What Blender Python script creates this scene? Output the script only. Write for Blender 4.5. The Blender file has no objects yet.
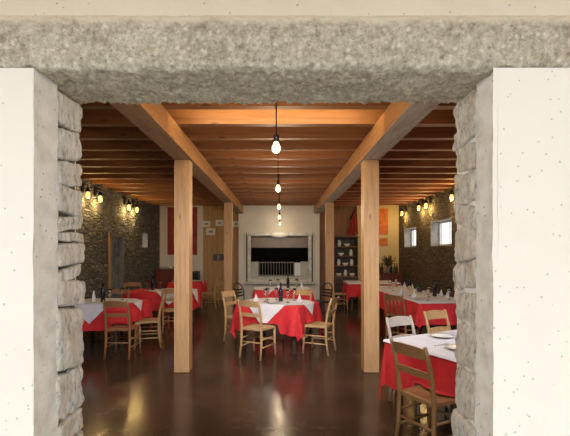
import bpy, bmesh, math, random
from mathutils import Vector, Matrix, noise
random.seed(7)
sc = bpy.context.scene
COL = sc.collection
PI = math.pi
F, HX, HY, EYE = 400.0, 280.0, 252.0, 1.6

# ------------------------------------------------------------------ materials
def new_mat(name):
    m = bpy.data.materials.new(name); m.use_nodes = True
    nt = m.node_tree
    return m, nt, nt.nodes['Principled BSDF']
def nd(nt, typ, **kw):
    n = nt.nodes.new(typ)
    for k, v in kw.items():
        if k in n.inputs.keys(): n.inputs[k].default_value = v
        else: setattr(n, k, v)
    return n
def ramp(nt, fac, stops):
    r = nt.nodes.new('ShaderNodeValToRGB')
    e = r.color_ramp.elements
    while len(e) < len(stops): e.new(0.5)
    for i, (p, c) in enumerate(stops):
        e[i].position = p; e[i].color = (*c, 1)
    nt.links.new(fac, r.inputs[0]); return r.outputs[0]
def coords(nt, scale=(1, 1, 1), out='Object', rot=(0, 0, 0)):
    t = nt.nodes.new('ShaderNodeTexCoord'); mp = nt.nodes.new('ShaderNodeMapping')
    mp.inputs['Scale'].default_value = scale; mp.inputs['Rotation'].default_value = rot
    nt.links.new(t.outputs[out], mp.inputs[0]); return mp.outputs[0]
def mixc(nt, fac, a, b, mode='MIX'):
    m = nt.nodes.new('ShaderNodeMix'); m.data_type = 'RGBA'; m.blend_type = mode
    for sock, v in ((m.inputs[0], fac), (m.inputs[6], a), (m.inputs[7], b)):
        if hasattr(v, 'is_output'): nt.links.new(v, sock)
        elif isinstance(v, tuple): sock.default_value = (*v, 1)
        else: sock.default_value = v
    return m.outputs[2]
def bump(nt, p, h, strength, dist=0.01):
    b = nd(nt, 'ShaderNodeBump', Strength=strength, Distance=dist)
    nt.links.new(h, b.inputs['Height']); nt.links.new(b.outputs[0], p.inputs['Normal'])
def noise_tex(nt, vec, scale, detail=4, rough=0.6):
    n = nd(nt, 'ShaderNodeTexNoise', Scale=scale, Detail=detail, Roughness=rough)
    nt.links.new(vec, n.inputs['Vector']); return n.outputs['Fac']

def plain(name, col, rough=0.5, metal=0.0, var=0.15, scale=30, coat=0.0, bumps=0.0):
    m, nt, p = new_mat(name)
    f = noise_tex(nt, coords(nt), scale)
    d = tuple(c * (1 - var) for c in col); l = tuple(min(1, c * (1 + var)) for c in col)
    nt.links.new(ramp(nt, f, [(0.3, d), (0.7, l)]), p.inputs['Base Color'])
    p.inputs['Roughness'].default_value = rough; p.inputs['Metallic'].default_value = metal
    p.inputs['Coat Weight'].default_value = coat
    if bumps: bump(nt, p, f, bumps, 0.003)
    return m
def wood(name, dark, light, stretch=(8, 8, .6), rough=0.5, knots=True, scale=3):
    m, nt, p = new_mat(name)
    v = coords(nt, stretch)
    f = noise_tex(nt, v, scale, 6, 0.65)
    c = ramp(nt, f, [(0.28, dark), (0.55, light), (0.75, tuple(x * .8 for x in light))])
    if knots:
        v2 = coords(nt, tuple(max(.8, s * .35) for s in stretch))
        vo = nd(nt, 'ShaderNodeTexVoronoi', Scale=2.2); nt.links.new(v2, vo.inputs['Vector'])
        k = ramp(nt, vo.outputs['Distance'], [(0.03, (1, 1, 1)), (0.11, (0, 0, 0))])
        c = mixc(nt, k, c, tuple(x * .45 for x in dark))
    nt.links.new(c, p.inputs['Base Color'])
    p.inputs['Roughness'].default_value = rough
    bump(nt, p, f, 0.15, 0.004)
    return m
def emis(name, col, s):
    m, nt, p = new_mat(name)
    p.inputs['Base Color'].default_value = (*col, 1)
    p.inputs['Emission Color'].default_value = (*col, 1); p.inputs['Emission Strength'].default_value = s
    return m
def glass(name, col=(1, 1, 1), rough=0.0, ior=1.45, thin=True):
    m, nt, p = new_mat(name)
    p.inputs['Base Color'].default_value = (*col, 1); p.inputs['Roughness'].default_value = rough
    p.inputs['Transmission Weight'].default_value = 1.0; p.inputs['IOR'].default_value = ior
    return m
def pane_glass(name, col, mixf=.12):
    m, nt, p = new_mat(name)
    nt.nodes.remove(p)
    tr = nd(nt, 'ShaderNodeBsdfTransparent', Color=(*col, 1)); gl = nd(nt, 'ShaderNodeBsdfGlossy', Roughness=.05)
    mx = nd(nt, 'ShaderNodeMixShader', Fac=mixf)
    nt.links.new(tr.outputs[0], mx.inputs[1]); nt.links.new(gl.outputs[0], mx.inputs[2])
    nt.links.new(mx.outputs[0], nt.nodes['Material Output'].inputs[0])
    return m
def plaster(name, base, dirt, pits=True, rough=.85, big=1.2):
    m, nt, p = new_mat(name)
    v = coords(nt)
    f = noise_tex(nt, v, big, 5)
    c = ramp(nt, f, [(0.3, dirt), (0.6, base)])
    f2 = noise_tex(nt, v, 60, 3)
    if pits:
        vo = nd(nt, 'ShaderNodeTexVoronoi', Scale=24.0); nt.links.new(v, vo.inputs['Vector'])
        th = noise_tex(nt, v, 3.3, 3)
        mt = nd(nt, 'ShaderNodeMath', operation='SUBTRACT'); nt.links.new(vo.outputs['Distance'], mt.inputs[0])
        m2 = nd(nt, 'ShaderNodeMath', operation='MULTIPLY'); nt.links.new(th, m2.inputs[0]); m2.inputs[1].default_value = .17
        nt.links.new(m2.outputs[0], mt.inputs[1])
        k = ramp(nt, mt.outputs[0], [(0.0, (.8, .8, .8)), (0.05, (0, 0, 0))])
        c = mixc(nt, k, c, tuple(x * .55 for x in dirt))
    nt.links.new(c, p.inputs['Base Color']); p.inputs['Roughness'].default_value = rough
    bump(nt, p, f2, 0.25, 0.004)
    return m
def concrete(name, dark, light, spots, cream):
    m, nt, p = new_mat(name)
    v = coords(nt)
    f = noise_tex(nt, v, 22, 8, .72)
    g = noise_tex(nt, v, 5, 4)
    c = ramp(nt, f, [(0.33, dark), (0.5, light), (0.66, spots)])
    c = mixc(nt, ramp(nt, g, [(0.35, (0, 0, 0)), (0.7, (.45, .45, .45))]), c, spots)
    h2 = noise_tex(nt, v, 48, 6, .8)
    c = mixc(nt, .65, c, ramp(nt, h2, [(0.33, (.2, .2, .2)), (0.67, (.8, .8, .8))]), 'OVERLAY')
    for sc_, lo, col in ((34.0, .70, tuple(min(1, x * 1.2) for x in spots)), (27.0, .84, tuple(x * .8 for x in dark)), (62.0, .80, tuple(x * .7 for x in dark))):
        vo = nd(nt, 'ShaderNodeTexVoronoi', Scale=sc_); nt.links.new(v, vo.inputs['Vector'])
        k = ramp(nt, vo.outputs['Distance'], [(0.10, (.8, .8, .8)), (0.45, (0, 0, 0))])
        sel = ramp(nt, vo.outputs['Color'], [(lo, (0, 0, 0)), (lo + .05, (1, 1, 1))])
        c = mixc(nt, mixc(nt, 1.0, k, sel, 'MULTIPLY'), c, col)
    # plaster smeared raggedly over the upper edge of the beam
    sx = nt.nodes.new('ShaderNodeSeparateXYZ'); nt.links.new(v, sx.inputs[0])
    ad = nd(nt, 'ShaderNodeMath', operation='MULTIPLY_ADD'); nt.links.new(noise_tex(nt, v, 13, 6, .7), ad.inputs[0]); ad.inputs[1].default_value = .10; nt.links.new(sx.outputs['Z'], ad.inputs[2])
    mr = nd(nt, 'ShaderNodeMapRange'); nt.links.new(ad.outputs[0], mr.inputs[0]); mr.inputs[1].default_value = 2.628; mr.inputs[2].default_value = 2.668
    c = mixc(nt, mr.outputs[0], c, cream)
    nt.links.new(c, p.inputs['Base Color']); p.inputs['Roughness'].default_value = .9
    bump(nt, p, f, 0.9, 0.012)
    return m
def rubble(name, cols, mortar, sx=4.6, flip='yz'):
    """coursed rubble stone on a wall lying in the y-z or x-z plane"""
    m, nt, p = new_mat(name)
    t = nt.nodes.new('ShaderNodeTexCoord'); s = nt.nodes.new('ShaderNodeSeparateXYZ'); nt.links.new(t.outputs['Object'], s.inputs[0])
    cb = nt.nodes.new('ShaderNodeCombineXYZ')
    nt.links.new(s.outputs['Y' if flip == 'yz' else 'X'], cb.inputs[0]); nt.links.new(s.outputs['Z'], cb.inputs[1])
    nz = nd(nt, 'ShaderNodeTexNoise', Scale=3.0, Detail=3.0); nt.links.new(cb.outputs[0], nz.inputs['Vector'])
    ad = nd(nt, 'ShaderNodeVectorMath', operation='MULTIPLY_ADD')
    nt.links.new(nz.outputs['Color'], ad.inputs[0]); ad.inputs[1].default_value = (.20, .10, 0); nt.links.new(cb.outputs[0], ad.inputs[2])
    mp = nt.nodes.new('ShaderNodeMapping'); mp.inputs['Scale'].default_value = (sx, sx * 3.0, 1); nt.links.new(ad.outputs[0], mp.inputs[0])
    vo = nd(nt, 'ShaderNodeTexVoronoi', Scale=1.0, feature='F1', Randomness=.75); nt.links.new(mp.outputs[0], vo.inputs['Vector'])
    ve = nd(nt, 'ShaderNodeTexVoronoi', Scale=1.0, feature='DISTANCE_TO_EDGE', Randomness=.75); nt.links.new(mp.outputs[0], ve.inputs['Vector'])
    sp = nt.nodes.new('ShaderNodeSeparateColor'); nt.links.new(vo.outputs['Color'], sp.inputs[0])
    c = ramp(nt, sp.outputs[0], [(i / (len(cols) - 1), cc) for i, cc in enumerate(cols)])
    f = noise_tex(nt, cb.outputs[0], 18, 5, .7)
    c = mixc(nt, .6, c, ramp(nt, f, [(0.3, (.25, .25, .25)), (0.7, (.8, .8, .8))]), 'OVERLAY')
    k = ramp(nt, ve.outputs['Distance'], [(0.02, (.8, .8, .8)), (0.10, (0, 0, 0))])
    c = mixc(nt, k, c, mortar)
    nt.links.new(c, p.inputs['Base Color']); p.inputs['Roughness'].default_value = .85
    hh = ramp(nt, ve.outputs['Distance'], [(0.0, (0, 0, 0)), (0.2, (.8, .8, .8))])
    h = mixc(nt, .3, hh, f)
    bump(nt, p, h, 0.9, 0.05)
    return m

M = {}
M['plaster'] = plaster('cream_plaster', (.87, .85, .795), (.83, .80, .73))
M['plaster_shaded'] = plaster('cream_shaded_plaster', (.74, .685, .56), (.68, .62, .49))  # same cream plaster, darkened in colour for the shade at the wall top
M['lintel'] = concrete('rough_concrete', (.25, .22, .165), (.45, .41, .32), (.64, .60, .50), (.72, .665, .54))
M['jambc'] = plaster('jamb_concrete', (.80, .775, .73), (.62, .59, .54), True, .9, 11)
M['white_plaster'] = plaster('interior_plaster', (.74, .70, .63), (.66, .62, .55), False)
M['yellow_plaster'] = plaster('yellow_plaster', (.80, .66, .36), (.74, .58, .28), False)
M['rubble_left'] = rubble('dark_rubble', [(.095, .09, .082), (.18, .175, .165), (.13, .125, .115), (.24, .24, .235)], (.07, .066, .06))
M['rubble_right'] = rubble('brown_rubble', [(.10, .075, .045), (.16, .125, .08), (.13, .10, .065), (.20, .16, .11)], (.075, .055, .038))
M['pillar'] = wood('pillar_wood', (.34, .18, .075), (.53, .305, .14), (9, 9, .7), .5)
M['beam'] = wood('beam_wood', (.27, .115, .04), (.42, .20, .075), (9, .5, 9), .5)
M['beam_grey_lit'] = wood('beam_grey_lit_underside', (.22, .17, .14), (.40, .34, .30), (9, .6, 9), .7)  # weathered grey underside, paler here with daylight mixed into its colour
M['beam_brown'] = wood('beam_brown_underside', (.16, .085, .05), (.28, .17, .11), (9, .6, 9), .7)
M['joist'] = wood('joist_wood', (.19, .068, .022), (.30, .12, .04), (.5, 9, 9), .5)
M['joist_dimmed'] = wood('joist_dimmed_underside', (.12, .042, .015), (.20, .08, .03), (.5, 9, 9), .6)  # underside darkened in colour to offset the pendants' light
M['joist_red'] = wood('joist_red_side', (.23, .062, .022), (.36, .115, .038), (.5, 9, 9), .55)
M['joist_daylit'] = wood('joist_daylit_underside', (.52, .30, .20), (.68, .43, .30), (.5, 9, 9), .6)  # right-hand undersides paled in colour for daylight bounced from below
M['board'] = wood('ceiling_board', (.17, .065, .022), (.25, .105, .038), (9, .5, 9), .55)
M['timber'] = wood('timber_panel', (.36, .20, .075), (.50, .30, .12), (7, 7, .5), .5)
M['timber_dark'] = wood('dark_timber', (.19, .08, .03), (.30, .14, .055), (7, 7, .5), .5)
M['chair'] = wood('chair_wood', (.36, .20, .085), (.54, .33, .155), (14, 14, 3), .33, False)
M['chair_dark'] = wood('brown_chair_wood', (.20, .09, .04), (.31, .15, .065), (14, 14, 3), .35, False)
M['chair_brown'] = wood('mid_brown_chair_wood', (.23, .115, .045), (.36, .20, .085), (14, 14, 3), .35, False)
M['chair_pale'] = wood('sheen_paled_chair_wood', (.34, .28, .23), (.46, .40, .34), (14, 14, 3), .3, False)  # chair wood paled in colour for window light reflected on it
M['rush'] = wood('rush_seat', (.34, .20, .09), (.52, .34, .16), (30, 4, 4), .7, False, 6)
M['black'] = plain('black_metal', (.012, .011, .011), .4, .3)
M['black_chair'] = plain('black_chair_paint', (.02, .018, .018), .3)
M['red'] = plain('red_cloth', (.62, .022, .028), .8, 0, .12, 12, 0, .2)
M['white'] = plain('white_cloth', (.70, .67, .71), .75, 0, .05, 10, 0, .15)
M['table'] = wood('table_wood', (.035, .022, .015), (.06, .04, .025), (10, 10, 2), .5, False)
M['bottle'] = plain('dark_bottle_glass', (.008, .010, .018), .06, 0, .1, 5, .6)
M['foil'] = plain('bottle_foil', (.02, .01, .015), .3, .6)
M['glass'] = glass('clear_glass', (1, 1, 1))
M['porcelain'] = plain('porcelain', (.80, .79, .78), .15, 0, .03)
M['steel'] = plain('cutlery_steel', (.62, .60, .58), .22, 1.0, .05)
M['bulb'] = emis('pendant_bulb', (1, .80, .42), 1.6)
M['lamp'] = emis('sconce_glass', (1, .72, .24), 1.5)
M['iron'] = plain('wrought_iron', (.03, .028, .026), .5, .4)
M['soot'] = plain('soot_black', (.003, .003, .003), .95)
M['soot'].node_tree.nodes['Principled BSDF'].inputs['Specular IOR Level'].default_value = .1
M['marble'] = plain('pale_surround_stone', (.55, .56, .50), .25, 0, .3, 7)
M['surround_dark'] = plain('dark_edge', (.05, .055, .05), .4)
M['hood'] = plain('brown_hood', (.17, .11, .06), .35, 0, .15, 4)
M['ash'] = plain('pale_panel', (.50, .50, .46), .6, 0, .1, 5)
M['brightwhite'] = plain('white_paint', (.82, .84, .86), .5, 0, .03)
M['sideboard'] = wood('dark_red_wood', (.08, .018, .012), (.16, .04, .025), (6, 6, 6), .4, False)
M['cabinet'] = wood('dresser_wood', (.035, .02, .014), (.075, .045, .03), (6, 6, 2), .45, False)
M['pane'] = pane_glass('window_pane', (1, 1, 1), .04)
M['doorglass'] = plain('door_glass', (.22, .26, .27), .25, 0, .4, 5)
M['reveal'] = plaster('window_reveal', (.46, .44, .40), (.30, .28, .25), False, .9, 7)
M['winframe'] = plain('window_frame_paint', (.8, .79, .76), .5)
M['redpaint'] = plain('red_painting', (.30, .025, .018), .6, 0, .35, 5)
M['orangepaint'] = plain('orange_painting', (.75, .20, .04), .6, 0, .3, 7)
M['paper'] = plain('picture_paper', (.74, .72, .66), .6, 0, .12, 18)
M['sketch'] = plain('picture_sketch', (.30, .30, .27), .6, 0, .5, 26)
M['darkgrey'] = plain('dark_grey_plastic', (.06, .06, .065), .4)
M['midgrey'] = plain('mid_grey_plastic', (.22, .21, .20), .4)
M['drape'] = plain('dark_red_drape', (.30, .025, .02), .8, 0, .25, 9)
M['leaf'] = plain('dark_leaf', (.03, .07, .025), .6, 0, .4, 20)
M['flower_red'] = plain('red_petals', (.55, .03, .03), .6, 0, .3, 20)
M['green_bottle'] = plain('green_bottle_glass', (.02, .07, .03), .08, 0, .1, 5, .5)
M['amber_bottle'] = plain('amber_bottle_glass', (.18, .05, .015), .08, 0, .1, 5, .5)
M['paving'] = plain('outdoor_paving', (.72, .69, .63), .9, 0, .15, 6)
M['eave'] = wood('unseen_eave_wood', (.50, .33, .16), (.68, .48, .26), (9, .5, 9), .6)

# polished concrete floor
def floor_mat():
    m, nt, p = new_mat('polished_floor')
    v = coords(nt)
    a = noise_tex(nt, v, .9, 6, .65); b = noise_tex(nt, v, 9, 5, .7)
    c = ramp(nt, a, [(0.3, (.042, .022, .014)), (0.55, (.070, .038, .024)), (0.75, (.10, .058, .036))])
    c = mixc(nt, .5, c, ramp(nt, b, [(0.35, (.35, .35, .35)), (0.7, (.65, .65, .65))]), 'OVERLAY')
    nt.links.new(c, p.inputs['Base Color'])
    r = nd(nt, 'ShaderNodeMapRange'); nt.links.new(b, r.inputs[0])
    r.inputs[3].default_value = .13; r.inputs[4].default_value = .25
    nt.links.new(r.outputs[0], p.inputs['Roughness'])
    p.inputs['Specular IOR Level'].default_value = .34
    bump(nt, p, b, .04, .004)
    return m
M['floor'] = floor_mat()

# stones of the jambs
def quoin_mat(name, tint):
    m, nt, p = new_mat(name)
    v = coords(nt, (1, 2.4, .8))
    f = noise_tex(nt, v, 16, 8, .75); g = noise_tex(nt, coords(nt), 3.5, 3)
    c = ramp(nt, f, [(0.34, tuple(.22 * t for t in tint)), (0.46, tuple(.68 * t for t in tint)), (0.62, tuple(.92 * t for t in tint))])
    c = mixc(nt, ramp(nt, g, [(0.45, (0, 0, 0)), (0.7, (.5, .5, .5))]), c, (.60, .48, .33))
    nt.links.new(c, p.inputs['Base Color']); p.inputs['Roughness'].default_value = .9
    bump(nt, p, f, 1.0, .022)
    return m
M['quoin_left'] = quoin_mat('jamb_stone_left', (1.0, .96, .90))
M['quoin_right'] = quoin_mat('jamb_stone_right', (1.0, .94, .84))
M['mortar'] = plain('jamb_mortar', (.12, .11, .095), .95)
M['mortar_pale'] = plain('jamb_mortar_pale', (.34, .31, .26), .95)

# ------------------------------------------------------------------ mesh builder
class MB:
    def __init__(s): s.bm = bmesh.new(); s.mi = 0
    def _tag(s, fs, smooth=False):
        for f in fs: f.material_index = s.mi; f.smooth = smooth
    def box(s, c, d, rz=0, bevel=0.0, rot=None):
        r = bmesh.ops.create_cube(s.bm, size=1)
        vs = r['verts']
        bmesh.ops.scale(s.bm, vec=d, verts=vs)
        if bevel:
            es = list({e for v in vs for e in v.link_edges})
            rr = bmesh.ops.bevel(s.bm, geom=es, offset=bevel, segments=2, affect='EDGES', profile=.7)
            vs = list({v for f in rr['faces'] for v in f.verts} | {v for v in vs if v.is_valid})
        mat = Matrix.Translation(c) @ (rot if rot else Matrix.Rotation(rz, 4, 'Z'))
        bmesh.ops.transform(s.bm, matrix=mat, verts=vs)
        s._tag({f for v in vs for f in v.link_faces}); return s
    def b2(s, lo, hi, bevel=0.0):
        return s.box([(a + b) / 2 for a, b in zip(lo, hi)], [abs(b - a) for a, b in zip(lo, hi)], 0, bevel)
    def tube(s, pts, rad, n=8, cap=True, flat=1.0):
        pts = [Vector(p) for p in pts]
        if not isinstance(rad, (list, tuple)): rad = [rad] * len(pts)
        rings = []; up = None
        for i, p in enumerate(pts):
            t = (pts[min(i + 1, len(pts) - 1)] - pts[max(i - 1, 0)]).normalized()
            if up is None:
                up = Vector((0, 0, 1)) if abs(t.z) < .9 else Vector((1, 0, 0))
            a = t.cross(up).normalized(); b = a.cross(t).normalized(); up = b
            rings.append([s.bm.verts.new(p + (a * math.cos(k * 2 * PI / n) + b * math.sin(k * 2 * PI / n) * flat) * rad[i]) for k in range(n)])
        fs = []
        for r0, r1 in zip(rings, rings[1:]):
            for k in range(n): fs.append(s.bm.faces.new((r0[k], r0[(k + 1) % n], r1[(k + 1) % n], r1[k])))
        s._tag(fs, True)
        if cap: s._tag([s.bm.faces.new(rings[0][::-1]), s.bm.faces.new(rings[-1])])
        return s
    def lathe(s, prof, n=20, c=(0, 0, 0)):
        c = Vector(c); rings = []
        for r, z in prof:
            if r < 1e-5: rings.append([s.bm.verts.new(c + Vector((0, 0, z)))])
            else: rings.append([s.bm.verts.new(c + Vector((r * math.cos(k * 2 * PI / n), r * math.sin(k * 2 * PI / n), z))) for k in range(n)])
        fs = []
        for a, b in zip(rings, rings[1:]):
            for k in range(n):
                k2 = (k + 1) % n
                if len(a) == 1 and len(b) == 1: continue
                if len(a) == 1: fs.append(s.bm.faces.new((a[0], b[k2], b[k])))
                elif len(b) == 1: fs.append(s.bm.faces.new((a[k], a[k2], b[0])))
                else: fs.append(s.bm.faces.new((a[k], a[k2], b[k2], b[k])))
        s._tag(fs, True); return s
    def build(s, name, mats, parent=None, loc=None):
        bmesh.ops.recalc_face_normals(s.bm, faces=s.bm.faces)
        me = bpy.data.meshes.new(name); s.bm.to_mesh(me); s.bm.free()
        for m in (mats if isinstance(mats, (list, tuple)) else [mats]): me.materials.append(m)
        o = bpy.data.objects.new(name, me); COL.objects.link(o)
        if parent: o.parent = parent
        if loc: o.location = loc
        return o

def tag(o, label, cat, group=None):
    o['label'] = label; o['category'] = cat
    if group: o['group'] = group
    return o
def thing(name, label, cat, loc=(0, 0, 0), rz=0, group=None):
    o = bpy.data.objects.new(name, None); COL.objects.link(o); o.empty_display_size = .1
    o.location = loc; o.rotation_euler = (0, 0, rz)
    return tag(o, label, cat, group)
def struct(o): o['kind'] = 'structure'; return o
def dup(root, label, loc, rz=None, group=None):
    def rec(o, par):
        c = o.copy(); COL.objects.link(c); c.parent = par
        for ch in list(o.children): rec(ch, c)
        return c
    c = rec(root, None)
    c.location = loc
    if rz is not None: c.rotation_euler = (0, 0, rz)
    c['label'] = label
    if group: c['group'] = group
    return c
PROTO = {}
def place(key, maker, label, loc, rz=0, group=None):
    """first call builds the thing, later calls copy it with all its parts"""
    if key not in PROTO:
        o = PROTO[key] = maker()
        o.location = loc; o.rotation_euler = (0, 0, rz); o['label'] = label
        if group: o['group'] = group
        return o
    return dup(PROTO[key], label, loc, rz, group)

# ------------------------------------------------------------------ room shell
XL, XR, Y0, YB = -4.0, 3.95, 2.14, 13.3
ZJ, ZC, ZB = 3.05, 3.22, 2.82
struct(MB().b2((XL - .5, 1.72, -.1), (XR + .5, YB + .4, 0)).build('floor', M['floor']))
struct(MB().b2((-14, -16, -.12), (14, 1.72, -.02)).build('ground', M['paving']))
struct(MB().b2((XL - .5, Y0 - .2, ZC), (XR + .5, YB + .4, ZC + .1)).build('ceiling', M['board']))

def wall_holes(axis, p0, p1, a0, a1, z0, z1, holes):
    """slab between p0,p1 on axis; a is the other horizontal axis; holes = (a0,a1,z0,z1)"""
    b = MB()
    as_ = sorted({a0, a1, *[h[0] for h in holes], *[h[1] for h in holes]})
    zs = sorted({z0, z1, *[h[2] for h in holes], *[h[3] for h in holes]})
    for i in range(len(as_) - 1):
        for j in range(len(zs) - 1):
            ca, cz = (as_[i] + as_[i + 1]) / 2, (zs[j] + zs[j + 1]) / 2
            if any(h[0] < ca < h[1] and h[2] < cz < h[3] for h in holes): continue
            if axis == 'x': b.b2((p0, as_[i], zs[j]), (p1, as_[i + 1], zs[j + 1]))
            else: b.b2((as_[i], p0, zs[j]), (as_[i + 1], p1, zs[j + 1]))
    return b
W1, W2, W3 = (11.6, 12.72, 1.74, 2.34), (9.2, 10.5, 1.74, 2.40), (11.62, 12.1, 1.72, 2.17)
D1 = (9.32, 10.2, 0.0, 2.06)
struct(wall_holes('x', XR, XR + .30, Y0 - .2, YB + .3, 0, ZC, [W1, W2]).build('wall_right', M['rubble_right']))
struct(wall_holes('x', XL - .42, XL, Y0 - .2, YB + .3, 0, ZC, [W3, D1]).build('wall_left', M['rubble_left']))

def window(name, xs, xo, h, sgn, bars=1):
    """deep plastered reveal, wooden frame and pane set at the outer face"""
    a0, a1, z0, z1 = h; t = .02
    b = MB()
    for lo, hi in (((xs, a0, z0), (xo, a0 + t, z1)), ((xs, a1 - t, z0), (xo, a1, z1)), ((xs, a0 + t, z0), (xo, a1 - t, z0 + t)), ((xs, a0 + t, z1 - t), (xo, a1 - t, z1))):
        b.b2(lo, hi)
    w = struct(b.build(name, M['reveal']))
    b = MB(); xf = xo - sgn * .06
    for lo, hi in (((xf - .02, a0 + t, z0 + t), (xf + .02, a0 + t + .045, z1 - t)), ((xf - .02, a1 - t - .045, z0 + t), (xf + .02, a1 - t, z1 - t)),
                   ((xf - .02, a0 + t, z0 + t), (xf + .02, a1 - t, z0 + t + .045)), ((xf - .02, a0 + t, z1 - t - .045), (xf + .02, a1 - t, z1 - t))):
        b.b2(lo, hi)
    for k in range(bars):
        yy = a0 + (a1 - a0) * (k + 1) / (bars + 1)
        b.b2((xf - .015, yy - .012, z0 + t), (xf + .015, yy + .012, z1 - t))
    b.build('window_frame', M['winframe'], w)
    MB().b2((xf - .003, a0 + t, z0 + t), (xf + .003, a1 - t, z1 - t)).build('pane', M['pane'], w)
window('window_1', XR, XR + .30, W1, 1)
window('window_2', XR, XR + .30, W2, 1)
window('window_3', XL, XL - .42, W3, -1, 0)
# glazed side door in the left wall
b = MB()
b.b2((XL - .22, D1[0], 0), (XL + .03, D1[0] + .09, D1[3])); b.b2((XL - .22, D1[1] - .09, 0), (XL + .03, D1[1], D1[3])); b.b2((XL - .22, D1[0], D1[3] - .09), (XL + .03, D1[1], D1[3]))
for f in b.bm.faces: f.material_index = 0 if f.calc_center_median().y < D1[0] + .0901 and max(v.co.y for v in f.verts) < D1[0] + .1 else 1
d = struct(b.build('door_1', [M['timber'], M['midgrey']]))
lf = MB()
for lo, hi in (((XL - .12, D1[0] + .09, 0.01), (XL - .07, D1[0] + .2, 1.97)), ((XL - .12, D1[1] - .2, 0.01), (XL - .07, D1[1] - .09, 1.97)), ((XL - .12, D1[0] + .2, .01), (XL - .07, D1[1] - .2, .25)), ((XL - .12, D1[0] + .2, 1.85), (XL - .07, D1[1] - .2, 1.97))):
    lf.b2(lo, hi)
lf = lf.build('door_leaf', M['doorglass'], d)
MB().b2((XL - .10, D1[0] + .2, .25), (XL - .09, D1[1] - .2, 1.85)).build('pane', M['doorglass'], lf)
MB().tube([(XL - .07, D1[0] + .15, 1.0), (XL - .02, D1[0] + .15, 1.0), (XL - .02, D1[0] + .27, 1.0)], .01).build('door_handle', M['steel'], lf)

# back wall in its five sections
struct(MB().b2((XL - .4, YB, 0), (-2.56, YB + .2, ZC)).build('wall_back_left', M['white_plaster']))
def planks(name, x0, x1, mat):
    b = MB(); n = max(1, round((x1 - x0) / .16)); w = (x1 - x0) / n
    for i in range(n): b.b2((x0 + i * w + .002, YB, 0), (x0 + (i + 1) * w - .002, YB + .2, ZC), .006)
    return struct(b.build(name, mat))
planks('wall_back_planks', -2.56, -1.3, M['timber'])
planks('wall_back_dark_planks', 1.22, 2.56, M['timber_dark'])
struct(MB().b2((2.56, YB, 0), (XR + .4, YB + .2, ZC)).build('wall_back_right', M['yellow_plaster']))
CY = 12.75
HOLE = (-.93, .90, .72, 2.10)
struct(wall_holes('y', CY, YB + .1, -1.32, 1.26, 0, ZC, [HOLE]).build('wall_chimney', M['white_plaster']))

# front wall with the big opening
YF = 1.74
OL, OR, ZL, ZT = -1.06, .935, 2.395, 2.61
struct(MB().b2((-6, YF, ZT - .02), (6, Y0, 4.2)).build('wall_front_upper', M['plaster_shaded']))
def plaster_panel(name, x0, x1, edge):
    b = MB(); nx, nz = 40, 60
    g = [[None] * (nz + 1) for _ in range(nx + 1)]
    for i in range(nx + 1):
        for j in range(nz + 1):
            x = x0 + (x1 - x0) * i / nx; z = (ZL + .006) * j / nz
            dy = noise.noise(Vector((x * 1.5, z * 1.5, 3))) * .006
            if (edge > 0 and i == nx) or (edge < 0 and i == 0): x += noise.noise(Vector((z * 6, 1, 0))) * .007
            g[i][j] = b.bm.verts.new((x, YF + dy, z))
    fs = [b.bm.faces.new((g[i][j], g[i + 1][j], g[i + 1][j + 1], g[i][j + 1])) for i in range(nx) for j in range(nz)]
    b._tag(fs, True)
    lo, hi = (x0, x1 - .02) if edge > 0 else (x0 + .02, x1)
    b.b2((lo, YF + .012, 0), (hi, Y0, ZL + .01))
    return struct(b.build(name, M['plaster']))
plaster_panel('wall_front_left', -6, OL - .012, 1)
plaster_panel('wall_front_right', OR - .008, 6, -1)

# rough concrete lintel: irregular profile swept along x
def lintel():
    b = MB(); nx = 520
    prof = []
    for k in range(15): prof.append((YF - .012, ZT + .03 - (ZT + .03 - ZL - .03) * k / 14))           # front face
    for k in range(1, 7): a = k / 6 * PI / 2; prof.append((YF - .012 + .05 * (1 - math.cos(a)), ZL + .03 - .028 * math.sin(a)))
    for k in range(1, 19): prof.append((YF + .038 + (Y0 - YF - .038) * k / 18, ZL + .002))   # soffit
    for k in range(1, 4): prof.append((Y0, ZL + .002 + .06 * k))
    rows = []
    for i in range(nx + 1):
        x = -2.6 + 5.2 * i / nx; row = []
        for j, (y, z) in enumerate(prof):
            p = Vector((x, y, z))
            n1 = noise.noise(p * 9) ; n2 = noise.noise(p * 30 + Vector((5, 0, 0))); n3 = noise.noise(p * 75)
            d = .006 * n1 + .007 * n2 + .006 * n3
            if z < ZL + .07: d *= 1.7
            if j < 15: q = Vector((x, y - d, z))
            elif j < 21: q = Vector((x, y - d * .7, z - d * .7))
            else: q = Vector((x, y, z - d))
            if j == 0: q.y = YF + .01
            elif j < 4: q.y = YF - .012 * j / 4 + (q.y - YF + .012) * j / 4
            row.append(b.bm.verts.new(q))
        rows.append(row)
    fs = [b.bm.faces.new((r0[j], r1[j], r1[j + 1], r0[j + 1])) for r0, r1 in zip(rows, rows[1:]) for j in range(len(prof) - 1)]
    b._tag(fs, True)
    return struct(b.build('trim_1', M['lintel']))
lintel()

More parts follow.
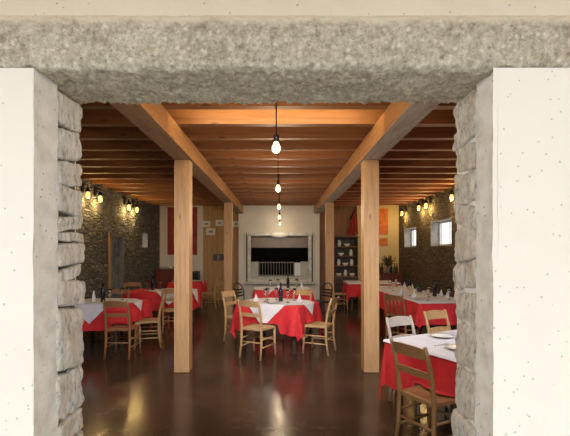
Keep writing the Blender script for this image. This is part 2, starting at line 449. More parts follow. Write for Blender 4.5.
# concrete edging strips on the reveals, and the quoin stones behind them
def jamb_strip(name, x, sgn):
    b = MB(); ny, nz = 8, 160
    g = []
    for i in range(ny + 1):
        row = []
        for j in range(nz + 1):
            y = YF + .17 * i / ny; z = (ZL + .008) * j / nz
            p = Vector((x, y, z))
            d = .005 * noise.noise(p * 12) + .004 * noise.noise(p * 40)
            yy = y + (.012 * noise.noise(Vector((3, z * 9, 0))) if i == ny else 0)
            row.append(b.bm.verts.new((x - sgn * (.014 - .014 * i / ny) + sgn * d, yy, z)))
        g.append(row)
    b._tag([b.bm.faces.new((g[i][j], g[i + 1][j], g[i + 1][j + 1], g[i][j + 1])) for i in range(ny) for j in range(nz)], True)
    b.b2((x - sgn * .016, YF + .01, 0), (x - sgn * .2, YF + .168, ZL - .01))
    return struct(b.build(name, M['jambc']))
jamb_strip('trim_2', OL, 1)
jamb_strip('trim_3', OR, -1)
def quoins(name, x, sgn, zs, mat, mort, gap, rnd, bulge):
    b = MB()
    b.mi = 1; b.b2((x - sgn * .03, YF + .165, 0), (x - sgn * .25, Y0 - .015, ZL - .01)); b.mi = 0
    R = random.Random(rnd)
    for a, c in zip(zs, zs[1:]):
        lo, hi = min(a, c) + gap, max(a, c) - gap
        ya = YF + .165 + R.uniform(-.008, .012); yb = Y0 + R.uniform(-.015, .018)
        cuts = [ya, yb]
        if R.random() < .22: cuts = [ya, ya + (yb - ya) * R.uniform(.4, .6), yb]
        for y0, y1 in zip(cuts, cuts[1:]):
            if len(cuts) == 3: y0 += gap * .5; y1 -= gap * .5
            bm2 = bmesh.new(); r = bmesh.ops.create_cube(bm2, size=1)
            bmesh.ops.subdivide_edges(bm2, edges=bm2.edges[:], cuts=15, use_grid_fill=True)
            tilt = R.uniform(-.16, .16); off = Vector((R.uniform(0, 50), R.uniform(0, 50), 0)); pr = R.uniform(-.006, .014)
            hx, hy, hz = .09, (y1 - y0) / 2, (hi - lo) / 2
            cx = x - sgn * (hx - .004 - pr)
            vmap = {}
            for v in bm2.verts:
                q = v.co * 2                                   # -1..1
                k = 11.0
                l = (abs(q.x) ** k + abs(q.y) ** k + abs(q.z) ** k) ** (1 / k)
                m_ = max(abs(q.x), abs(q.y), abs(q.z))
                q = q * (m_ / l) if l > 0 else q
                p = Vector((q.x * hx, q.y * hy, q.z * hz))
                d = bulge * (noise.noise(p * 9 + off) + .7 * noise.noise(p * 24 + off) + .45 * noise.noise(p * 55 + off))
                nrm = Vector((q.x, q.y * .5, q.z * .5)).normalized()
                p += nrm * d
                p.z += tilt * p.y
                vmap[v] = b.bm.verts.new(Vector((cx, (y0 + y1) / 2, (lo + hi) / 2)) + p)
            fs = [b.bm.faces.new([vmap[v] for v in f.verts]) for f in bm2.faces]
            b._tag(fs, True); bm2.free()
    return struct(b.build(name, [mat, mort]))
def pz(y): return EYE + (HY - y) / 187.0
zl = [ZL - .005] + [pz(y) for y in (136, 166, 190, 217, 233, 243, 265, 278, 304, 363, 406, 428)] + [.45, .25, .1, 0]
zr = [ZL - .005] + [pz(y) for y in (131, 150, 176, 207, 228, 261, 288, 319, 362, 409)] + [.6, .42, .2, 0]
quoins('trim_4', OL, 1, zl, M['quoin_left'], M['mortar'], .0045, 3, .012)
quoins('trim_5', OR, -1, zr, M['quoin_right'], M['mortar_pale'], .0015, 11, .014)
# unseen eave, added to darken and warm the upper outside wall
struct(MB().b2((-7, -.75, 2.95), (7, YF, 3.1)).build('unseen_eave', M['eave']))

# ------------------------------------------------------------------ timber frame
ORD = 'first second third fourth fifth sixth seventh eighth ninth tenth eleventh twelfth thirteenth fourteenth fifteenth sixteenth seventeenth eighteenth nineteenth twentieth'.split()
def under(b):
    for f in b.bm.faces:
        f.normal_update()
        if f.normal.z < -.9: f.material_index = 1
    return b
def mk_joist():
    b = MB(); xm = (XL + XR) / 2; hz = (ZC - ZJ - .002) / 2
    b.b2((XL + .01 - xm, -.05, -hz), (PRX - xm, .05, hz)); b.b2((PRX - xm, -.05, -hz), (XR - .01 - xm, .05, hz))
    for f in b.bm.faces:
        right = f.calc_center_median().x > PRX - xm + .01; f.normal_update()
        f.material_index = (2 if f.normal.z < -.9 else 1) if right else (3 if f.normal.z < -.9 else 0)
    bmesh.ops.delete(b.bm, geom=[f for f in b.bm.faces if abs(f.calc_center_median().x - (PRX - xm)) < .01 and abs(f.normal.x) > .9], context='FACES_ONLY')
    bmesh.ops.remove_doubles(b.bm, verts=b.bm.verts[:], dist=.0005)
    return tag(b.build('ceiling_joist', [M['joist'], M['joist_red'], M['joist_daylit'], M['joist_dimmed']]), '', 'joist')
PLX, PRX = -1.28, 1.197
ys = []
y = 4.53 - .56 * 4 + .05
while y < YB - .1: ys.append(y); y += .56
for i, y in enumerate(ys):
    if y > CY - .1: continue
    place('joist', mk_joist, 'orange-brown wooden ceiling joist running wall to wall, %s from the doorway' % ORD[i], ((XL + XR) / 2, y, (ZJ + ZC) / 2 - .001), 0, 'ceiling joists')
PLX, PRX = -1.28, 1.197
def beam(x, label, low):
    b = MB(); b.box((0, 0, 0), (.24, CY - Y0 - .02, ZJ - ZB - .003), 0, .006)
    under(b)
    return tag(b.build('ceiling_beam', [M['beam'], low], None, (x, (CY + Y0) / 2, (ZB + ZJ) / 2)), label, 'beam', 'main ceiling beams')
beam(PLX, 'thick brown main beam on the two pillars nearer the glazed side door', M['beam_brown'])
beam(PRX, 'thick main beam with greyish underside, on the pillars nearer the bright windows', M['beam_grey_lit'])
def mk_pillar():
    return tag(MB().box((0, 0, ZB / 2 + .001), (.20, .20, ZB - .006), 0, .006).build('wooden_pillar', M['pillar']), '', 'pillar')
for x, y, l in ((-1.302, 5.39, 'square pale wooden pillar nearest the doorway, before the tables along the dark stone wall'),
                (1.212, 5.39, 'square pale wooden pillar nearest the doorway, just behind the table closest to the camera'),
                (-1.28, 9.95, 'square wooden pillar further back, beside the plank wall with small framed pictures'),
                (1.23, 9.95, 'square wooden pillar further back, beside the dark dresser')):
    place('pillar', mk_pillar, l, (x, y, .001), 0, 'wooden pillars')

# ------------------------------------------------------------------ lamps
def mk_pendant():
    t = thing('pendant_lamp', '', 'lamp')
    MB().tube([(0, 0, .10), (0, 0, ZC - 2.52 - .03)], .006, 6).build('cord', M['black'], t)
    MB().lathe([(0, ZC - 2.52), (.05, ZC - 2.52), (.05, ZC - 2.545), (0, ZC - 2.55)], 16).build('ceiling_cup', M['black'], t)
    MB().lathe([(0, .11), (.012, .11), (.024, .095), (.024, .045), (0, .045)], 14).build('socket', M['black'], t)
    prof = [(0, -.052)] + [(.04 * math.sin(a), -.012 - .04 * math.cos(a)) for a in [i * PI / 10 for i in range(1, 8)]] + [(.018, .045), (0, .046)]
    MB().lathe(prof, 18).build('bulb', M['bulb'], t)
    return t
for i in range(5):
    place('pendant', mk_pendant, '%s hanging bare bulb pendant on a black cord, counted from the doorway' % ORD[i], (-.033 + .006 * i, 3.5 + 2.17 * i, 2.52 - .012 * i), 0, 'bare bulb pendants down the middle')
def mk_sconce():
    t = thing('wall_sconce', '', 'lamp')       # local +y points out of the wall
    MB().b2((-.05, .001, .06), (.05, .02, .26), .004).build('backplate', M['black'], t)
    MB().tube([(0, .015, .2), (0, .07, .22), (0, .12, .2), (0, .12, .13)], .009, 8).build('arm', M['black'], t)
    MB().lathe([(0, .15), (.02, .15), (.05, .10), (.055, .06), (0, .06)], 16, (0, .12, 0)).build('cap', M['black'], t)
    MB().lathe([(0, -.075), (.022, -.072), (.036, -.05), (.042, -.01), (.036, .04), (.026, .062), (0, .062)], 16, (0, .12, 0)).build('glass_shade', M['lamp'], t)
    return t
LSC = [(8.08, 'nearer lamp of the pair on the stone wall before the side door'), (8.64, 'further lamp of the pair on the stone wall before the side door'),
       (10.28, 'nearer lamp of the pair on the stone wall past the side door'), (10.85, 'further lamp of the pair on the stone wall past the side door')]
for y, l in LSC:
    place('sconce', mk_sconce, 'glowing yellow sconce, ' + l, (XL, y, 2.755), -PI / 2, 'wall sconces')
RSC = [(8.3, 'hidden mostly by the stone jamb on the windowed wall'), (8.93, 'above the larger bright window nearest the stone jamb'), (10.5, 'nearer lamp of the pair between the two bright windows'), (11.05, 'further lamp of the pair between the two bright windows'),
       (12.56, 'alone in the far corner of the windowed wall by the yellow wall')]
for y, l in RSC:
    place('sconce', mk_sconce, 'glowing yellow sconce, ' + l, (XR, y, 2.82), PI / 2, 'wall sconces')

# ------------------------------------------------------------------ fireplace
fp = thing('fireplace', 'wide fireplace with pale stone surround and iron grate in the white chimney wall', 'fireplace', (-.015, CY, 0))
def fpb(name, mat, boxes, bev=0.0):
    b = MB()
    for lo, hi in boxes: b.b2(lo, hi, bev)
    return b.build(name, mat, fp)
x0, x1, z0, z1 = HOLE[0] + .015, HOLE[1] + .015, HOLE[2], HOLE[3]
fpb('surround_post', M['marble'], [((x0 - .10, -.07, z0 - .06), (x0 + .004, -.002, z1 + .02))], .006)
fpb('surround_post', M['marble'], [((x1 - .004, -.07, z0 - .06), (x1 + .10, -.002, z1 + .02))], .006)
fpb('mantel', M['marble'], [((x0 - .13, -.09, z1 + .02), (x1 + .13, -.002, z1 + .12))], .008)
fpb('surround_edge', M['surround_dark'], [((x0 - .15, -.03, z0 - .06), (x0 - .10, -.002, z1 + .12))])
fpb('surround_edge', M['surround_dark'], [((x1 + .10, -.03, z0 - .06), (x1 + .15, -.002, z1 + .12))])
fpb('hearth', M['marble'], [((x0 - .2, -.22, z0 - .13), (x1 + .2, -.002, z0 - .06))], .008)
fpb('firebox', M['soot'], [((x0 + .004, .42, z0 + .004), (x1 - .004, .45, z1 - .004)), ((x0 + .004, .0, z1 - .03), (x1 - .004, .42, z1 - .004))])
fpb('hood', M['hood'], [((x0 + .006, .04, z1 - .36), (x1 - .006, .10, z1 - .005))])
fpb('hood_band', M['soot'], [((x0 + .006, .0, z1 - .80), (x1 - .006, .08, z1 - .37))])
fpb('side_panel', M['ash'], [((x0 + .006, .05, z0 + .006), (x0 + .24, .12, z0 + .58))])
fpb('side_panel', M['ash'], [((x1 - .24, .05, z0 + .006), (x1 - .006, .12, z0 + .58))])
fpb('base_panel', M['ash'], [((x0 + .24, .05, z0 + .006), (x1 - .24, .12, z0 + .10))])
b = MB()
b.b2((x0 + .26, .06, z0 + .12), (x1 - .45, .08, z0 + .15)); b.b2((x0 + .26, .06, z0 + .53), (x1 - .45, .08, z0 + .56))
n = 13
for i in range(n):
    xx = x0 + .28 + (x1 - .47 - x0 - .28) * i / (n - 1)
    b.tube([(xx, .07, z0 + .11), (xx, .07, z0 + .57)], .012, 6)
b.build('grate', M['midgrey'], fp)
tag(MB().b2((x1 - .455, 12.79 , z0 + .12), (x1 - .26, 12.80, z0 + .54), .003).build('white_panel', M['brightwhite']), 'small upright white panel leaning inside the fireplace beside the grate', 'panel')
tag(MB().lathe([(0, 0), (.26, 0), (.29, .02), (.27, .045), (0, .06)], 28).build('oval_plaque', M['porcelain'], None, (-.02, CY - .092, 2.14)), 'pale grey oval plaque mounted on the mantel of the fireplace', 'plaque')
o = bpy.data.objects['oval_plaque']; o.rotation_euler = (PI / 2, 0, 0); o.scale = (1, .36, 1)

# ------------------------------------------------------------------ pictures and back-wall furniture
def picture(name, x, z, w, h, frame, img, label, cat='picture', y=YB, grp=None, fw=.02):
    t = thing(name, label, cat, (x, y, z - h / 2), 0, grp)
    b = MB()
    for lo, hi in (((-w / 2, -.03, 0), (-w / 2 + fw, -.001, h)), ((w / 2 - fw, -.03, 0), (w / 2, -.001, h)), ((-w / 2 + fw, -.03, 0), (w / 2 - fw, -.001, fw)), ((-w / 2 + fw, -.03, h - fw), (w / 2 - fw, -.001, h))):
        b.b2(lo, hi)
    b.build('frame', frame, t)
    c = MB().b2((-w / 2 + fw, -.015, fw), (w / 2 - fw, -.002, h - fw)).build('canvas', img, t)
    return t, c
def bx(px, y=YB): return (px - HX) / F * y
def bz(py, y=YB): return EYE + (HY - py) / F * y
for px, py, w, h, l in ((206.3, 224, .27, .2, 'small pale framed sketch high on the plank wall, nearest the white plaster'), (219.7, 223, .26, .2, 'small pale framed sketch high on the plank wall, between two others'),
                        (210.8, 231.7, .30, .22, 'white framed sheet hung lower on the plank wall under two sketches'), (236, 224, .2, .2, 'small pale framed sketch on the plank wall half behind the back pillar')):
    t, c = picture('framed_sketch', bx(px), bz(py), w, h, M['winframe'], M['paper'], l, 'picture', YB, 'small framed sketches on the plank wall')
    MB().b2((-w * .22, -.018, h * .35), (w * .22, -.0155, h * .68)).build('drawing', M['sketch'], c)
picture('red_painting', bx(182.5), bz(231), .98, 1.58, M['redpaint'], M['redpaint'], 'tall dark red painting on the white back wall, half hidden behind the front pillar', 'painting')
picture('orange_painting', bx(381.5), bz(221.5), .42, .86, M['orangepaint'], M['orangepaint'], 'orange painting on the yellow back wall beside the pillar', 'painting')
picture('small_orange_picture', bx(383), bz(242), .30, .26, M['timber'], M['orangepaint'], 'small orange and tan picture below the larger orange painting', 'picture')
t = thing('wall_panel_box', 'dark grey wall box with lighter middle on the plank wall', 'wall box', (bx(219), YB, bz(260.5)))
MB().b2((-.17, -.08, 0), (.17, -.001, .21), .008).build('housing', M['darkgrey'], t)
MB().b2((-.05, -.086, .03), (.03, -.08, .18)).build('screen', M['midgrey'], t)
# dark speaker-like box on the floor stand near the red table
t = thing('floor_speaker', 'dark grey upright speaker box on the floor against the white back wall', 'speaker', (bx(195.5, 13.0), 13.05, 0))
MB().b2((-.12, -.12, .0), (.12, .12, .98), .01).build('cabinet', M['darkgrey'], t)
MB().b2((-.10, -.13, .08), (.10, -.118, .92)).build('grille', M['black'], t)

# sideboard on the dark-wall side with plates
def sideboard(x, y, w, dpt, h, label, ndoor):
    t = thing('sideboard', label, 'sideboard', (x, y, 0))
    MB().b2((-w / 2, -dpt / 2, .08), (w / 2, dpt / 2, h - .04)).build('carcass', M['sideboard'], t)
    MB().b2((-w / 2 - .02, -dpt / 2 - .03, h - .04), (w / 2 + .02, dpt / 2, h), .008).build('worktop', M['sideboard'], t)
    MB().b2((-w / 2 + .03, -dpt / 2 + .04, 0), (w / 2 - .03, dpt / 2 - .02, .08)).build('plinth', M['cabinet'], t)
    for i in range(ndoor):
        a = -w / 2 + w * i / ndoor + .012; c = -w / 2 + w * (i + 1) / ndoor - .012
        d = MB().b2((a, -dpt / 2 - .02, .1), (c, -dpt / 2 - .001, h - .06), .006).build('door', M['sideboard'], t)
        MB().lathe([(0, 0), (.012, 0), (.015, .015), (0, .022)], 10, (c - .05, 0, 0)).build('knob', M['steel'], d)
        k = d.children[0]; k.rotation_euler = (PI / 2, 0, 0); k.location = (0, -dpt / 2 - .02, h * .55)
    return t
sideboard(-3.585, 12.98, .74, .5, 1.05, 'dark red sideboard with white crockery on top, by the dark stone wall', 2)
sideboard(3.48, 12.98, .86, .5, .92, 'dark red wooden sideboard under the orange painting against the yellow wall', 2)

def mk_plate():
    return tag(MB().lathe([(0, .004), (.06, .003), (.075, .006), (.115, .018), (.117, .021), (.074, .011), (0, .008)], 28).build('plate', M['porcelain']), '', 'plate')
def mk_bowl():
    return tag(MB().lathe([(0, .0), (.045, 0), (.05, .008), (.085, .04), (.105, .085), (.10, .085), (.08, .042), (.04, .014), (0, .012)], 24).build('bowl', M['porcelain']), '', 'bowl')
sx = -3.585
for k in range(4): place('plate', mk_plate, 'stacked white plate on the sideboard by the stone wall, %s from below' % ORD[k], (sx - .18, 12.92, 1.051 + .0175 * k), 0, 'plates stacked on the corner sideboard')
place('bowl', mk_bowl, 'white bowl on the corner sideboard in the middle beside the plates', (sx + .05, 12.95, 1.051), 0, 'white bowls')
place('bowl', mk_bowl, 'white bowl on the corner sideboard, end away from the stone wall', (sx + .27, 12.9, 1.051), 0, 'white bowls')

# dresser with open shelves
dx = (bx(334, 12.9) + bx(357.5, 12.9)) / 2
t = thing('dresser', 'tall dark wooden dresser with open shelves of crockery beside the back pillar', 'dresser', (dx, 13.06, 0))
W_, H_ = .78, 2.06
MB().b2((-W_ / 2, -.2, 0), (-W_ / 2 + .035, .22, H_)).build('side_panel', M['cabinet'], t)
MB().b2((W_ / 2 - .035, -.2, 0), (W_ / 2, .22, H_)).build('side_panel', M['cabinet'], t)
MB().b2((-W_ / 2 + .035, .2, .02), (W_ / 2 - .035, .22, H_ - .03)).build('back_panel', M['cabinet'], t)
MB().b2((-W_ / 2 - .02, -.23, H_), (W_ / 2 + .02, .22, H_ + .05), .008).build('cornice', M['cabinet'], t)
SH = (.82, 1.16, 1.48, 1.78)
for z in SH: MB().b2((-W_ / 2 + .035, -.19, z - .025), (W_ / 2 - .035, .2, z)).build('shelf', M['timber_dark'], t)
for s in (0, 1):
    a = -W_ / 2 + .04 + s * (W_ / 2 - .035)
    d = MB().b2((a, -.215, .06), (a + W_ / 2 - .045, -.195, .79), .005).build('door', M['cabinet'], t)
    MB().tube([(a + (.30 if s == 0 else .04), -.235, .5), (a + (.30 if s == 0 else .04), -.235, .42)], .008, 6).build('handle', M['steel'], d)
sidx = 0
for z, xs in ((.82, (-.22, .0, .22)), (1.16, (-.22, .0, .2)), (1.48, (-.15, .18)), (1.78, (-.2, .05))):
    for k, xx in enumerate(xs):
        nm = {.82: 'lowest open', 1.16: 'second', 1.48: 'third', 1.78: 'top'}[z]
        if (k + sidx) % 2 == 0: place('bowl', mk_bowl, 'white bowl on the %s dresser shelf, %s from the pillar' % (nm, ORD[k]), (dx + xx, 12.98, z + .0365 - .035), 0, 'white bowls')
        else:
            def mk_jug():
                t = thing('jug', '', 'jug')
                MB().lathe([(0, 0), (.045, 0), (.06, .05), (.05, .12), (.035, .16), (.045, .2), (.04, .2), (.03, .16), (0, .15)], 18).build('body', M['porcelain'], t)
                MB().tube([(.04, 0, .17), (.085, 0, .15), (.085, 0, .09), (.053, 0, .06)], .007, 6).build('handle', M['porcelain'], t)
                return t
            place('jug', mk_jug, 'white jug on the %s dresser shelf, %s from the pillar' % (nm, ORD[k]), (dx + xx, 12.98, z + .0015), .6, 'white jugs on the dresser')
    sidx += 1
# red drape hung over a thin pole above the dresser
b = MB(); nx, nz = 18, 16; g = []
for i in range(nx + 1):
    row = []
    for j in range(nz + 1):
        s = i / nx; tt = j / nz
        w = .05 + .33 * (1 - tt)
        row.append(b.bm.verts.new((w * (s - .85), -.05 + .022 * math.sin(s * 5 * PI) * (1.2 - tt), .84 * tt)))
    g.append(row)
b._tag([b.bm.faces.new((g[i][j], g[i + 1][j], g[i + 1][j + 1], g[i][j + 1])) for i in range(nx) for j in range(nz)], True)
dt = thing('hanging_drape', 'dark red gathered cloth hung from a black pole above the dresser', 'drape', (bx(356), YB - .03, bz(235)))
b.build('cloth', M['drape'], dt)
MB().tube([(-.20, -.02, .52), (.0, -.02, .93)], .02, 8).build('pole', M['black'], dt)

# ------------------------------------------------------------------ chairs
SEATS = []
def seat_mb():
    b = MB(); n = 10; top = []; bot = []
    def pt(u, v): 
        w = .195 + .018 * v
        k = .93 if abs(u) == 1 and abs(v) == 1 else 1
        return (u * w * k, v * .195 * k)
    T = []
    for i in range(n + 1):
        row = []
        for j in range(n + 1):
            u, v = 2 * i / n - 1, 2 * j / n - 1
            x, y = pt(u, v); z = .455 - .012 * (1 - u * u) * (1 - v * v) - .006 * (max(abs(u), abs(v)) > .99)
            row.append(b.bm.verts.new((x, y, z)))
        T.append(row)
    fs = [b.bm.faces.new((T[i][j], T[i + 1][j], T[i + 1][j + 1], T[i][j + 1])) for i in range(n) for j in range(n)]
    b._tag(fs, True)
    bound = [T[i][0] for i in range(n + 1)] + [T[n][j] for j in range(1, n + 1)] + [T[i][n] for i in range(n - 1, -1, -1)] + [T[0][j] for j in range(n - 1, 0, -1)]
    lowv = [b.bm.verts.new((v.co.x * .99, v.co.y * .99, .42)) for v in bound]
    for k in range(len(bound)):
        k2 = (k + 1) % len(bound); b.bm.faces.new((bound[k], lowv[k], lowv[k2], bound[k2]))
    b.bm.faces.new(lowv)
    return b
def mk_chair(mat, seatmat, slats='h', label=''):
    t = thing('dining_chair', label, 'chair')
    seat_mb().build('seat', seatmat, t)
    for s in (-1, 1):
        MB().tube([(s * .185, -.225, 0.0), (s * .18, -.19, .22), (s * .178, -.185, .45), (s * .178, -.205, .62), (s * .178, -.245, .78), (s * .176, -.28, .885)], [.016, .019, .021, .02, .018, .014], 8).build('back_post', mat, t)
        MB().tube([(s * .198, .19, 0.0), (s * .192, .18, .22), (s * .19, .175, .43)], [.015, .019, .02], 8).build('leg', mat, t)
    def rail(z, hgt, y0, sag, lean):
        b = MB(); n = 10; vs = []
        for i in range(n + 1):
            u = 2 * i / n - 1; y = y0 - sag * (1 - u * u); hh = hgt * (1 + .18 * (1 - u * u))
            vs.append([b.bm.verts.new((u * .172, y + dy - dz * lean, z + dz)) for dy, dz in ((-.008, -hgt / 2), (.008, -hgt / 2), (.008, hh - hgt / 2), (-.008, hh - hgt / 2))])
        fs = []
        for r0, r1 in zip(vs, vs[1:]):
            for k in range(4): fs.append(b.bm.faces.new((r0[k], r0[(k + 1) % 4], r1[(k + 1) % 4], r1[k])))
        b.bm.faces.new(vs[0]); b.bm.faces.new(vs[-1][::-1])
        return b
    rail(.825, .085, -.262, .022, .33).build('top_rail', mat, t)
    if slats == 'h':
        rail(.655, .048, -.216, .018, .22).build('back_rail', mat, t)
    else:
        rail(.53, .035, -.195, .01, .1).build('back_rail', mat, t)
        for k in range(4):
            xx = -.108 + .072 * k
            MB().tube([(xx, -.205, .54), (xx, -.232, .68), (xx, -.272, .80)], [.017, .019, .017], 6, True, .5).build('slat', mat, t)
    for z in (.17, .29):
        for s in (-1, 1): MB().tube([(s * .182, -.195, z), (s * .193, .178, z)], .011, 8).build('stretcher', mat, t)
    MB().tube([(-.192, .178, .24), (.192, .178, .24)], .011, 8).build('stretcher', mat, t)
    MB().tube([(-.18, -.19, .24), (.18, -.19, .24)], .011, 8).build('stretcher', mat, t)
    return t
def mk_black_chair():
    t = thing('black_chair', '', 'chair')
    seat_mb().build('seat', M['black_chair'], t)
    arc = [(.19 * math.cos(a), -.2 - .07 * max(0, math.sin(a)) , .66 + .2 * math.sin(a)) for a in [PI * i / 16 for i in range(17)]]
    MB().tube([(.18, -.2, 0), (.185, -.19, .45)] + arc + [(-.185, -.19, .45), (-.18, -.2, 0)], .014, 8).build('back_frame', M['black_chair'], t)
    for z in (.56, .63, .70): MB().box((0, -.215 - (z - .56) * .2, z), (.35, .014, .035)).build('slat', M['black_chair'], t)
    for s in (-1, 1): MB().tube([(s * .19, .18, 0), (s * .18, .17, .43)], .014, 8).build('leg', M['black_chair'], t)
    for s in (-1, 1): MB().tube([(s * .185, -.19, .22), (s * .185, .17, .22)], .009, 6).build('stretcher', M['black_chair'], t)
    return t
def chair(x, y, fx, fy, label, kind='oak', group='dining chairs around the tables'):
    mk = {'oak': lambda: mk_chair(M['chair'], M['rush']), 'dark': lambda: mk_chair(M['chair_dark'], M['chair_dark']), 'brown': lambda: mk_chair(M['chair_brown'], M['chair_brown']), 'pale': lambda: mk_chair(M['chair_pale'], M['rush']),
          'spindle': lambda: mk_chair(M['chair_dark'], M['rush'], 'v'), 'black': mk_black_chair}[kind]
    rz = math.atan2(-fx, fy)
    SEATS.append((x, y, rz))
    return place('chair_' + kind, mk, label, (x, y, .0), rz, group)

# middle table
chair(-.34, 6.19, .49, .87, 'pale ladder-back chair seen from behind at the middle table, before its near edge')
chair(.62, 6.42, -.9, .44, 'pale ladder-back chair seen side-on at the middle table, its back toward the windows')
chair(-.72, 7.22, .87, -.49, 'pale wooden chair half hidden behind the red cloth corner of the middle table')
chair(.31, 7.36, -.45, -.89, 'wooden chair on the far side of the middle table, only its top rail showing')
chair(-.80, 9.42, .85, -.5, 'black round-backed chair at the table before the fireplace, on the dark-wall side', 'black', 'black chairs at the fireplace table')
chair(.94, 9.40, -.8, -.6, 'black round-backed slatted chair at the table before the fireplace, on the windowed side', 'black', 'black chairs at the fireplace table')
# dark-wall side
chair(-2.42, 6.17, .03, 1, 'brown ladder-back chair seen from behind at the dark-wall table nearest the doorway', 'dark')
chair(-2.25, 6.80, -.96, -.25, 'pale wooden chair at the aisle end of the dark-wall table nearest the doorway')
chair(-3.12, 7.52, 0, -1, 'dark wooden chair behind the nearest dark-wall table, back toward the glazed door', 'dark')
chair(-2.12, 8.08, .05, 1, 'wooden ladder-back chair seen from behind at the second dark-wall table, beside the front pillar')
chair(-3.42, 9.28, .35, -.94, 'brown wooden chair at the far side of the second dark-wall table, near the glazed door', 'dark')
chair(-2.02, 11.55, -1, .1, 'wooden chair beside the furthest red-clothed table, before the plank wall')
# windowed side
chair(1.245, 3.27, .88, .47, 'brown wooden ladder-back chair nearest the camera, pulled up to the closest table', 'brown')
chair(1.45, 4.20, .47, -.88, 'pale grey-white wooden chair facing the camera across the closest table', 'pale')
chair(2.03, 4.66, .47, -.88, 'wooden chair beside the grey-white one at the closest table, partly behind the jamb')
chair(2.10, 6.88, .75, .66, 'brown spindle-back chair at the corner of the long windowed-side table, beside the front pillar', 'spindle')
chair(1.66, 11.2, 1, .05, 'wooden chair at the furthest windowed-side table, before the dresser')

# ------------------------------------------------------------------ tables and cloths
def drape(cx, cy, rot, hx, hy, chx, chy, crot, ox, oy, top, flare, wave, seed, n=56):
    """square cloth laid over a table top: inside lies flat, outside hangs down"""
    b = MB(); g = []
    for i in range(n + 1):
        row = []
        for j in range(n + 1):
            u, v = (2 * i / n - 1) * chx, (2 * j / n - 1) * chy
            x = u * math.cos(crot) - v * math.sin(crot) + ox; y = u * math.sin(crot) + v * math.cos(crot) + oy
            px, py = max(-hx, min(hx, x)), max(-hy, min(hy, y))
            d = math.hypot(x - px, y - py)
            if d > 1e-6:
                dx, dy = (x - px) / d, (y - py) / d
                per = px * 5.3 + py * 6.1 + math.atan2(dy, dx) * 1.6
                drop = min(d, top - .03)
                fl = flare * (1 - math.exp(-drop * 5)) + wave * drop * (math.sin(per * 2.4 + seed) + .5 * math.sin(per * 5.1 + 2 * seed))
                fl = max(fl, .012 if drop > .01 else 0.004) + .008
                z = top - max(0, drop - .006)
                x, y = px + dx * fl, py + dy * fl
            else:
                z = top + .0015 * noise.noise(Vector((x * 6, y * 6, seed)))
            X = cx + x * math.cos(rot) - y * math.sin(rot); Y = cy + x * math.sin(rot) + y * math.cos(rot)
            for sx_, sy_, sr in SEATS:
                ex, ey = X - sx_, Y - sy_
                lx = ex * math.cos(-sr) - ey * math.sin(-sr); ly = ex * math.sin(-sr) + ey * math.cos(-sr)
                if abs(lx) < .235 and -.20 < ly < .235 and z < .47: z = .468 + (top - .76)
            row.append(b.bm.verts.new((X - cx, Y - cy, z)))
        g.append(row)
    b._tag([b.bm.faces.new((g[i][j], g[i + 1][j], g[i + 1][j + 1], g[i][j + 1])) for i in range(n) for j in range(n)], True)
    return b
def table(cx, cy, rdeg, hx, hy, where, dropd=.38, toppers=(('d', 0, 0, .78),), seed=0.0, flare=.07):
    r = math.radians(rdeg)
    t = thing('dining_table', 'dark wooden dining table under red cloth, ' + where, 'table', (cx, cy, 0), r, 'dining tables')
    MB().b2((-hx + .02, -hy + .02, .715), (hx - .02, hy - .02, .751), .004).build('tabletop', M['table'], t)
    MB().b2((-hx + .06, -hy + .06, .64), (hx - .06, hy - .06, .715)).build('apron', M['table'], t)
    for sx_ in (-1, 1):
        for sy_ in (-1, 1):
            MB().box((sx_ * (hx - .08), sy_ * (hy - .08), .32), (.055, .055, .64), 0, .005).build('leg', M['table'], t)
    o = drape(cx, cy, r, hx, hy, hx + dropd, hy + dropd, 0, 0, 0, .757, flare, .07, seed).build('tablecloth', M['red'], None, (cx, cy, 0))
    tag(o, 'red tablecloth hanging to corner points, ' + where, 'tablecloth', 'red tablecloths')
    for k, tp in enumerate(toppers):
        if tp[0] == 'd':
            o = drape(cx, cy, r, hx + .012, hy + .012, tp[3] * .7071, tp[3] * .7071, PI / 4, tp[1], tp[2], .763 + .003 * k, flare * 1.0 + .02, .05, seed + 1).build('table_topper', M['white'], None, (cx, cy, 0))
        else:
            o = drape(cx, cy, r, hx + .012, hy + .012, hx + tp[3], hy + tp[3], 0, tp[1], tp[2], .763, flare + .02, .04, seed + 1).build('table_topper', M['white'], None, (cx, cy, 0))
        extra = '' if len(toppers) == 1 else (', half toward the dark wall' if tp[1] < 0 else ', half toward the windows')
        tag(o, 'white cloth laid over the red one, ' + where + extra, 'table topper', 'white table toppers')
    return lambda lx, ly: (cx + lx * math.cos(r) - ly * math.sin(r), cy + lx * math.sin(r) + ly * math.cos(r))
C1 = table(-.035, 6.80, -29, .56, .395, 'middle of the room', .45, (('d', 0, 0, .77),), .4)
C2 = table(.05, 9.2, 3, .62, .45, 'before the fireplace', .36, (('d', -.32, .05, .60), ('d', .36, .05, .60)), 1.3)
L1 = table(-2.97, 6.85, -8, .54, .39, 'nearest the doorway by the dark wall', .42, (('d', 0, 0, .72),), 2.1, .10)
L2 = table(-2.58, 8.78, 0, .68, .42, 'second along the dark wall', .38, (('d', .28, 0, .70),), 3.3)
L3 = table(-2.68, 11.6, 0, .42, .42, 'furthest along the dark wall', .38, (('d', 0, 0, .55),), 4.1)
RU, RV = (.88, .47), (.47, -.88)
R1 = table(1.02 + .6 * .882 + .5 * .47, 3.82 + .6 * .47 - .5 * .882, 28, .60, .50, 'closest to the camera', .42, (('s', -.02, 0, .015),), 5.2, .035)
R2 = table(2.72, 7.42, 4, .45, .78, 'long windowed-side row, nearer table', .36, (('s', 0, 0, .03),), 6.0)
